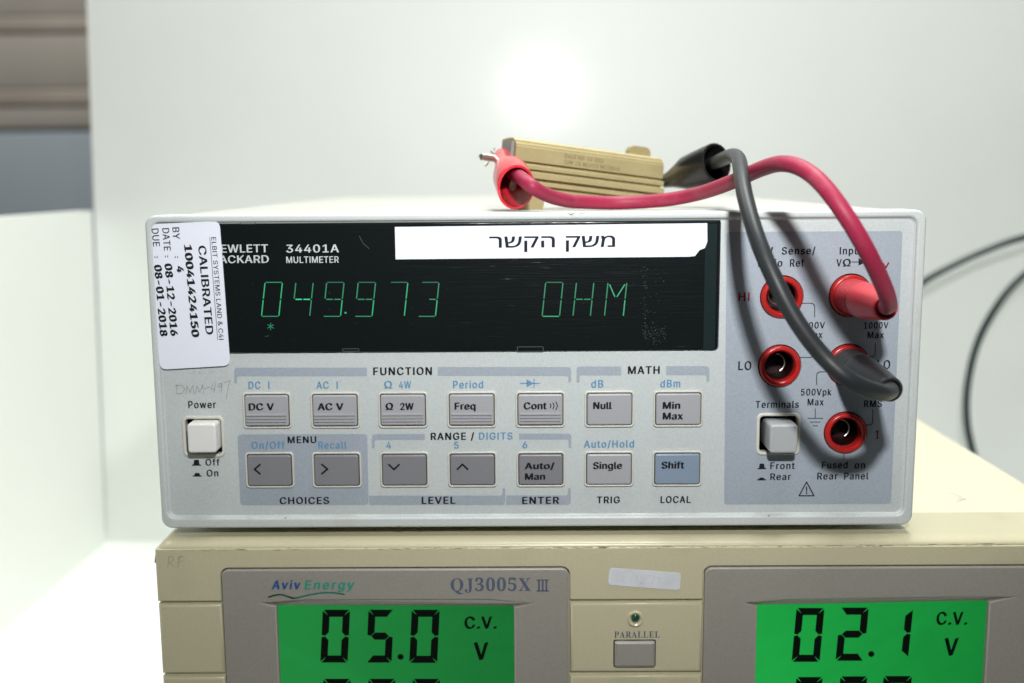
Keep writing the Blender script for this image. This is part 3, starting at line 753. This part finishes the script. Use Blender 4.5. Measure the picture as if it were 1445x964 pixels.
t('Fused', 1159.6, 661, 1196, 10); t('on', 1205.6, 661, 1220.6, 10); t('Rear', 1153, 676.6, 1182, 10); t('Panel', 1191, 676.6, 1225.4, 10)
sheet('lettering', stroke_px([[(1238, 608.4), (1238, 618.4)]], 1.7, YX)+stroke_px([[(1235.9, 608.4), (1240.1, 608.4)], [(1235.9, 618.4), (1240.1, 618.4)]], 1.2, YX), YX, M_inkr, panel)
def bend(a, b, c, n=6, r=6):
    """two straight runs joined by a round corner at b"""
    A, B, C_ = Vector(a), Vector(b), Vector(c); p0 = B+(A-B).normalized()*r; p2 = B+(C_-B).normalized()*r
    return [a]+[tuple((1-k/n)**2*p0+2*(k/n)*(1-k/n)*B+(k/n)**2*p2) for k in range(n+1)]+[c]
ln = [bend((1132, 428), (1149.6, 428), (1149.6, 447.5)), bend((1129, 504.5), (1148.6, 504.5), (1148.6, 488)), bend((1148.6, 490), (1148.6, 504.3), (1168, 504.3)),
      bend((1235, 484), (1235, 503.6), (1226.5, 503.6)), bend((1169, 524.8), (1152.4, 524.8), (1152.4, 543)), [(1150.4, 576.8), (1150.4, 590)],
      [(1140, 590.4), (1161, 590.4)], [(1143.8, 595.7), (1157.2, 595.7)], [(1147.2, 601), (1153.6, 601)], bend((1231.6, 578), (1231.6, 599.8), (1222, 599.8)), [(1190.9, 640.5), (1190.9, 648)],
      bend((1228, 428), (1236, 428), (1236, 450))]
sheet('guide_lines', stroke_px(ln, 1.25, YX), YX, M_line, panel)
sheet('warning_triangle', stroke_px([[(1127.6, 699.7), (1148.6, 699.7), (1138.2, 680.3), (1127.6, 699.7)]], 1.7, YX)+stroke_px([[(1138.2, 687), (1138.2, 693.3)], [(1138.2, 695.3), (1138.2, 696.8)]], 1.7, YX), YX, M_ink, panel)
# pencil note on the panel
pn = [[(249, 543), (250, 556)], [(247, 544), (257, 544), (261, 549), (257, 555), (250, 556)], [(262, 556), (264, 545), (268, 554), (272, 544), (274, 556)], [(276, 556), (278, 545), (282, 554), (286, 543), (287, 556)],
      [(288, 549), (296, 546)], [(300, 541), (298, 549), (303, 550)], [(304, 540), (302, 555)], [(312, 541), (308, 542), (309, 547), (313, 545), (313, 541), (312, 554)], [(317, 540), (324, 537), (322, 548), (319, 563)]]
sheet('pencil_writing', stroke_px(pn, 0.8, YX), YX, M_pencil, panel)
sheet('pencil_writing', stroke_px([[(270, 527), (274, 524), (276, 528)], [(280, 528), (282, 524), (285, 528)], [(289, 525), (290, 528)], [(295, 524), (303, 525)]], 0.7, YX), YX, mat('erased_pencil', (0.38, 0.41, 0.42), 0.5), panel)
sheet('scuff', stroke_px([[(800, 300.5), (806, 302), (812, 300.8)], [(815, 302.4), (822, 300.8), (826, 300)], [(803, 302.6), (809, 303.2)]], 0.9, -0.00005), -0.00005, M_scuff, mm_)
sheet('scuff', stroke_px([[(556, 744.2), (563, 743.4), (570, 744.3)], [(588, 744), (596, 743.6)], [(402, 731), (404, 731)], [(1084, 728.5), (1086, 727.5)]], 1.2, -0.00005), -0.00005, mat('brown_scuff', (0.10, 0.06, 0.035), 0.8), mm_)
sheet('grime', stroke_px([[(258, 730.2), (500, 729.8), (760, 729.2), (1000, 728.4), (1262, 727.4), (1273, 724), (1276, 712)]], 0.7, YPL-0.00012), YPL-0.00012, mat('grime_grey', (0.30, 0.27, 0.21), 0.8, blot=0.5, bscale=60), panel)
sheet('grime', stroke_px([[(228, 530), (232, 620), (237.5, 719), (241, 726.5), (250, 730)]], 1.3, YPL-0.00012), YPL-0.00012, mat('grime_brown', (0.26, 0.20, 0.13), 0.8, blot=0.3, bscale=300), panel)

# ---- keys
def key(x0, y0, x1, y1, material, legends, grooves=False, label=None, kind='function_key'):
    Yk = YPL-0.0011
    a = rect(x0, y0, x1, y1, Yk)
    o = plate('key_surround', [rr(a[0]-0.00075, a[1]-0.0008, a[2]+0.00075, a[3]+0.0008, 0.0011), rr(a[0]-0.0002, a[1]-0.00025, a[2]+0.0002, a[3]+0.00022, 0.0007)], YPL-0.0006, 0.0006, M_surr, mm_, bev=0.00022)
    plate('key_gap', [rr(a[0]-0.0004, a[1]-0.0004, a[2]+0.0004, a[3]+0.0004, 0.0007)], YPL-0.00014, 0.00004, M_dark, mm_)
    k = plate(kind, [rr(*a, 0.0006)], Yk, 0.0020, material, mm_, bev=0.00035, label=label)
    if grooves:
        G = []
        for gy in (0.635, 0.735, 0.835, 0.925):
            yy = y0+(y1-y0)*gy; c = rect(x0+2.5, yy-0.45, x1-2.5, yy+0.45, Yk-0.00003)
            G.append([(c[0], c[1]), (c[2], c[1]), (c[2], c[3]), (c[0], c[3])])
        V, F = [], []
        for q in G:      # each rib: a low half-round ridge
            b0 = len(V); zc = (q[0][1]+q[2][1])/2; h = 0.00028
            V += [(q[0][0], Yk+0.0001, zc-h), (q[1][0], Yk+0.0001, zc-h), (q[1][0], Yk-0.00042, zc-h*0.75), (q[0][0], Yk-0.00042, zc-h*0.75),
                  (q[1][0], Yk-0.00042, zc+h*0.75), (q[0][0], Yk-0.00042, zc+h*0.75), (q[1][0], Yk+0.0001, zc+h), (q[0][0], Yk+0.0001, zc+h)]
            F += [(b0, b0+1, b0+2, b0+3), (b0+3, b0+2, b0+4, b0+5), (b0+5, b0+4, b0+6, b0+7)]
        pyd('ribs', V, F, material, k, False, fix=False)
    Yt = Yk-0.00005
    for lg in legends:
        if isinstance(lg[0], str): text(*lg, Yt, M_ink, k, bold=0.046, space=1.06, name='legend')
        else: sheet('legend', stroke_px(lg[0], lg[1], Yt), Yt, M_ink, k)
    return k
R1 = (558, 601.3)
key(345.7, 558.3, 406.7, 601.6, M_key, [('DC V', 350.9, 579, 387, 10)], True)
key(441.5, 558, 503.4, 601.4, M_key, [('AC V', 448, 578.8, 485, 10)], True)
key(537.2, 557.6, 599.7, 600.9, M_key, [('Ω', 544, 578.4, 555, 10), ('2W', 564.5, 578.4, 584, 9.8)], True)
key(634.4, 557.2, 696.8, 600.6, M_key, [('Freq', 641.4, 578, 671.3, 10)], True)
key(731.2, 556.8, 794, 600.2, M_key, [('Cont', 738.8, 577.6, 771.6, 10), ([[(776.4, 569.8), (777.6, 572.8), (776.4, 575.8)], [(780.2, 568.4), (782, 572.8), (780.2, 577.2)], [(784.3, 567.2), (786.9, 572.8), (784.3, 578.4)]], 1.3)], True)
key(828.9, 556.2, 891.5, 599.8, M_key, [('Null', 836.9, 577.2, 863.5, 10)])
key(926, 555.8, 989, 599.4, M_key, [('Min', 935, 577, 960, 10), ('Max', 935, 592, 964, 10)])
key(349.3, 642.9, 410.6, 685.6, M_keyd, [([[(367, 655.6), (359.2, 662.3), (367, 669)]], 2.6)], kind='menu_key')
key(443.7, 642.7, 505.9, 685.3, M_keyd, [([[(454, 655.4), (462, 662.1), (454, 668.8)]], 2.6)], kind='menu_key')
key(539.8, 642.4, 601.4, 684.8, M_keyd, [([[(548.6, 655.6), (555.9, 662.6), (563.4, 655.6)]], 2.6)], kind='range_key')
key(635.6, 642.1, 697.6, 684.5, M_keyd, [([[(645.2, 662.4), (652.6, 655.4), (660, 662.4)]], 2.6)], kind='range_key')
key(732.5, 641.8, 794, 684.2, M_keyd, [('Auto/', 740.2, 662, 782.8, 9.4), ('Man', 740.6, 677, 769.5, 9.4)], kind='range_key')
key(828.3, 641.4, 890.7, 683.7, M_key, [('Single', 836.6, 661.8, 878, 10)], kind='trigger_key')
key(924.6, 641, 987.4, 683.4, M_keyb, [('Shift', 933.2, 661.2, 965.6, 10)], label='blue shift key', kind='shift_key')

def rocker(hole, face_px, yf, material, name, label):
    plate('button_surround', [rr(hole[0]-0.0009, hole[1]-0.0009, hole[2]+0.0009, hole[3]+0.0009, 0.0017), rr(*hole, 0.0011)], YPL-0.0005, 0.0030, M_surr, mm_, bev=0.0003)
    f = rect(*face_px, yf)
    b = plate(name, [rr(*f, 0.0009)], yf, YPL+0.006-yf, material, mm_, bev=0.0006, label=label, res=3)
rocker(pw, (264.2, 598.0, 304.8, 639.4), YPL-0.0048, M_keyw, 'power_button', 'white square power button')
rocker(tm, (1086.5, 599.6, 1126.0, 639.8), YPL-0.0066, M_keyt, 'terminals_button', 'pale grey square terminals button')

# ---- jacks
for (nm, _, _), (cx, cz) in zip(JACKS, jx):
    j = lathe('jack', [(-0.004, 0.00575), (0.0005, 0.00575), (0.0010, 0.0055), (0.00115, 0.0052), (0.00115, 0.0047), (0.0008, 0.0043), (0.0002, 0.00415), (-0.0015, 0.00405)], cx, cz, YPL, M_redj, mm_)
    lathe('bore', [(-0.0012, 0.00408), (-0.0100, 0.0038), (-0.0102, 0.0024), (-0.0102, 0.0)], cx, cz, YPL, M_bore, j, 32)
    P = [Vector((cx+0.0026*math.cos(a), YPL+0.0052, cz+0.0026*math.sin(a))) for a in [math.radians(-60+150*k/14+(0 if nm != 'HI sense' else 170)) for k in range(15)]]
    V, F = tube_mesh('contact', P, 0.00022, 8); pyd('contact', V, F, M_metal, j, True)

# =================================================================== resistor lying on the meter
PL = onY(729, 193.5, 0.043); PR = onY(937, 222.5, 0.066)
PR.z = max(PR.z, HM-0.0005+0.0156)
ax = (PR-PL); LEN = ax.length; ax.normalize()
uu = Vector((0, -1, 0.06)); uu = (uu-ax*uu.dot(ax)).normalized()         # toward the viewer
PL = PL-uu*0.0075; PR = PR-uu*0.0075
vv = ax.cross(uu); vv = -vv if vv.z > 0 else vv                           # downward
def RP(s, u, v): return PL+ax*s+uu*(u*0.001)+vv*(v*0.001)
res = empty('power_resistor', tuple(onZ(840, 287, HM-0.0005)), 'gold finned aluminium power resistor lying on the multimeter top', 'resistor')
pr = [(-0.5, 0.0), (5, 0), (6.4, 0.7), (6.4, 1.15), (7.2, 1.35), (7.6, 1.9), (7.6, 2.4), (8, 2.6), (8, 6.9), (6.3, 7.05), (6.3, 7.5), (8.7, 7.7), (9.0, 8.2), (9.0, 9.2), (7.4, 9.35), (7.4, 9.8), (9.5, 10.0), (9.7, 10.4), (9.7, 11.9),
      (7.4, 12.05), (7.4, 12.6), (10.1, 12.8), (10.2, 13.2), (10.2, 14.1), (8.2, 14.25), (8.2, 14.8), (10.6, 14.9), (10.6, 15.5), (-0.5, 15.5)]
V = [RP(0, *p) for p in pr]+[RP(LEN, *p) for p in pr]; n = len(pr)
F = [(k, (k+1) % n, n+(k+1) % n, n+k) for k in range(n)]+[tuple(range(n)), tuple(range(n, 2*n))]
pyd('finned_body', V, F, M_gold, res, False)
def slab(name, pts, u0, u1, material):
    V = [RP(s, u0, v) for s, v in pts]+[RP(s, u1, v) for s, v in pts]; n = len(pts)
    pyd(name, V, [(k, (k+1) % n, n+(k+1) % n, n+k) for k in range(n)]+[tuple(range(n)), tuple(range(n, 2*n))], material, res, False)
def ear(s0, s1, v0, v1):
    c = 0.0018; sgn = 1 if v1 > v0 else -1
    return [(s0, v0), (s1, v0), (s1, v1-sgn*1.8), (s1-c*.3, v1-sgn*.6), (s1-c, v1), (s0+c, v1), (s0+c*.3, v1-sgn*.6), (s0, v1-sgn*1.8)]
slab('base_plate', [(0, 0.2), (LEN, 0.2), (LEN, 15.3), (0, 15.3)], -3.0, -0.55, M_gold)
slab('mounting_ear', ear(LEN*0.84, LEN*0.995, 0.1, -3.4), -3.0, -0.55, M_gold)
lo = (PL.z-(HM-0.0005))*1000/abs(vv.z) - 0.4
slab('mounting_ear', ear(LEN*0.03, LEN*0.20, 15.4, max(lo, 17)), 6.0, 9.0, M_gold)
slab('end_seal', [(-0.0012, 1.2), (-0.0002, 1.2), (-0.0002, 13), (-0.0012, 13)], 0.6, 6.8, M_cement)
slab('end_seal', [(LEN+0.0001, 2.5), (LEN+0.0006, 2.5), (LEN+0.0006, 12), (LEN+0.0001, 12)], 0.6, 5.5, M_cement)
for s0, s1 in ((-0.0095, -0.0012), (LEN+0.0012, LEN+0.0085)):
    V, F = tube_mesh('l', [RP(s0, 3.5, 7), RP((s0+s1)/2, 3.5, 7), RP(s1, 3.5, 7)], 0.0011, 10); pyd('terminal_lug', V, F, M_metal, res, True)
def res_text(s, s0, s1, v, cap):
    me = glyphs(s, 0.02, 1.1); xs = [q.co.x for q in me.vertices]; a = min(xs); k = (s1-s0)/(max(xs)-a)
    for q in me.vertices: q.co = RP(s0+(q.co.x-a)*k, 8.06+0.01*q.co.z, v-q.co.y/CAPH*cap)
    me.update(); link('printed_marking', me, M_goldink, res, False)
res_text('DALE RH-50 50Ω', LEN*0.315, LEN*0.575, 4.35, 1.2)
res_text('50W 1% MEXICO MC38848', LEN*0.315, LEN*0.690, 6.25, 1.2)

# =================================================================== test leads
RW = 0.00205
def DP(x, y, d): return onY(x, y, d+CAM.y)
def ring_loft(name, rings, material, parent, n=28, thick=0.0007):
    """rings: (centre, normal axis, r_up, r_side); hollow boot open at the first ring"""
    V, F = [], []
    def frame(a):
        a = a.normalized(); s = a.cross(Vector((0, 0, 1))).normalized(); return s, s.cross(a).normalized()
    seq = [(c, a, ru, rs) for c, a, ru, rs in rings]
    inn = [(c+(a.normalized()*0.0002 if i == 0 else Vector()), a, ru-thick, rs-thick) for i, (c, a, ru, rs) in enumerate(rings)]
    allr = inn[::-1]+seq
    for c, a, ru, rs in allr:
        s, u = frame(a)
        for k in range(n):
            t_ = 2*math.pi*k/n; V.append(c+s*(max(rs, .0002)*math.cos(t_))+u*(max(ru, .0002)*math.sin(t_)))
    for i in range(len(allr)-1):
        for k in range(n): F.append((i*n+k, i*n+(k+1) % n, (i+1)*n+(k+1) % n, (i+1)*n+k))
    F.append(tuple((len(allr)-1)*n+k for k in range(n)))
    return pyd(name, V, F, material, parent, True)
def plug_profile(L_, ribs=True):
    P = [(0.0006, 0.0), (0.0006, 0.0044), (0.0010, 0.0047)]
    z = 0.0013
    for k in range(7):
        P += [(z, 0.0048), (z+0.0007, 0.0048), (z+0.0008, 0.0042), (z+0.0013, 0.0042)]; z += 0.0014
    P += [(z, 0.0047), (z+0.0006, 0.00485), (z+0.004, 0.0047), (L_*0.62, 0.0043), (L_*0.80, 0.0037), (L_*0.92, 0.0033), (L_*0.97, 0.0032), (L_-0.0003, 0.0031), (L_, 0.0029), (L_, 0.0024), (L_-0.0008, 0.0022), (L_-0.006, 0.0021)]
    return P

red = empty('red_test_lead', tuple(DP(860, 290, 0.33)), 'red test lead from the multimeter input to the resistor clip', 'test lead')
cx, cz = jx[2]
lathe('banana_plug', plug_profile(0.0295), cx, cz, YPL, M_plugr, red)
tipR = Vector((cx, YPL-0.0295, cz))
pts = [Vector((cx, YPL-0.022, cz)), tipR+Vector((0.0, 0.001, 0.0002)), DP(1254, 428, .2655), DP(1246, 402, .2590), DP(1222, 352, .2530), DP(1192, 302, .2525), DP(1160, 260, .2575), DP(1132, 238, .264), DP(1104, 231, .272),
       DP(1075, 238, .284), DP(1030, 258, .302), DP(985, 273.5, .320), DP(935, 282.5, .329), DP(870, 286.2, .332), DP(815, 284.5, .326), DP(788, 280.5, .319), DP(766, 272.5, .312), DP(749, 262, .309), DP(735, 251, .316), DP(723, 244, .331)]
V, F = tube_mesh('cable', smooth_path(pts, 8), RW, 20); pyd('cable', V, F, M_wirer, red, True)
A0 = DP(728.3, 264.3, 0.318); A1 = DP(709, 224, 0.345)
axr = (A0-A1)
tilt = Vector((0.42, -0.89, -0.12)).normalized()
rings = [(A0, tilt, 0.0064, 0.0059), (A0.lerp(A1, .03), tilt, 0.0065, 0.0060), (A0.lerp(A1, .35), (axr.normalized()+tilt), 0.0061, 0.0056), (A0.lerp(A1, .55), axr, 0.0050, 0.0044), (A0.lerp(A1, .66), axr, 0.0040, 0.0036), (A0.lerp(A1, .9), axr, 0.0035, 0.0030), (A0.lerp(A1, 1.05), axr, 0.0030, 0.0026)]
ring_loft('clip_boot', rings, M_bootr, red)
V, F = tube_mesh('clip_jaw', [DP(724, 262, 0.330), DP(716, 245, 0.338), A1, DP(705, 218, .352)], [0.0022, 0.0022, 0.0016, 0.0009], 10, oval=[.5]*4); pyd('clip_jaw', V, F, M_metal, red, True)
V, F = tube_mesh('wire_end', [DP(702, 222, .350), DP(690, 222.5, .348), DP(677, 220, .346)], 0.0005, 8); pyd('wire_end', V, F, M_metal, red, True)
V, F = tube_mesh('wire_end', [DP(692, 221, .348), DP(689, 228, .347), DP(684.5, 234, .346)], 0.00045, 8); pyd('wire_end', V, F, M_metal, red, True)
V, F = tube_mesh('wire_end', [DP(702, 220, .350), DP(694, 214, .352), DP(697, 210, .354)], 0.0005, 8); pyd('wire_end', V, F, M_metal, red, True)

blk = empty('black_test_lead', tuple(DP(1000, 290, 0.33)), 'black test lead from the multimeter LO jack to the resistor clip', 'test lead')
cx, cz = jx[3]
lathe('banana_plug', plug_profile(0.0355), cx, cz, YPL, M_plugk, blk)
tipK = Vector((cx, YPL-0.0355, cz))
pts = [tipK+Vector((0, 0.008, 0)), tipK+Vector((0, 0.001, 0)), tipK+Vector((-0.0014, -0.0030, 0.0001)), DP(1240, 553, .2545), DP(1200, 537, .2500), DP(1160, 501, .2520), DP(1122, 450, .2540), DP(1092, 392, .2570), DP(1068, 335, .2630),
       DP(1052, 280, .2740), DP(1046, 245, .2860), DP(1042, 225, .300), DP(1034, 219.5, .316), DP(1021, 224, .334), DP(1006, 231, .350), DP(990, 237, .364)]
V, F = tube_mesh('cable', smooth_path(pts, 8), RW, 20); pyd('cable', V, F, M_wirek, blk, True)
B0 = DP(1010.8, 229.5, 0.348); B1 = DP(938, 256, 0.366)
axk = B0-B1
til = (axk.normalized()+Vector((-0.06, -0.30, 0.0))).normalized()
rings = [(B0, til, 0.0062, 0.0055), (B0.lerp(B1, .03), til, 0.0063, 0.0056), (B0.lerp(B1, .35), axk, 0.0059, 0.0052), (B0.lerp(B1, .55), axk, 0.0055, 0.0048), (B0.lerp(B1, .68), axk, 0.0044, 0.0038), (B0.lerp(B1, .86), axk, 0.0029, 0.0026), (B0.lerp(B1, 1.0), axk, 0.0022, 0.0020)]
ring_loft('clip_boot', rings, M_bootk, blk)
V, F = tube_mesh('clip_jaw', [B0.lerp(B1, .4), B0.lerp(B1, .8), B0.lerp(B1, 1.03)], [0.0024, 0.0022, 0.0017], 10, oval=[.5]*3); pyd('clip_jaw', V, F, M_metal, blk, True)

# =================================================================== cords hanging behind the instruments
def cord(name, pp, label):
    V, F = tube_mesh(name, smooth_path([onY(x, y, Y) for x, y, Y in pp], 10), 0.0023, 14)
    o = pyd(name, V, F, M_cord, None, True); o['label'] = label; o['category'] = 'cord'; o['group'] = 'cords behind the instruments'; return o
cord('hanging_cable', [(1700, 290, .40), (1560, 306, .40), (1445, 335, .40), (1390, 354, .40), (1340, 377, .40), (1300, 400, .40), (1220, 455, .40), (1120, 560, .39), (1060, 680, .38)], 'dark cord running behind the multimeter at a shallow slope')
cord('hanging_cable', [(1640, 280, .415), (1530, 320, .415), (1445, 388, .41), (1408, 430, .405), (1380, 482, .40), (1366, 540, .395), (1364, 590, .39), (1372, 635, .385), (1388, 690, .375), (1395, 790, .36), (1380, 900, .35)], 'dark cord curving down behind the power supply lid')
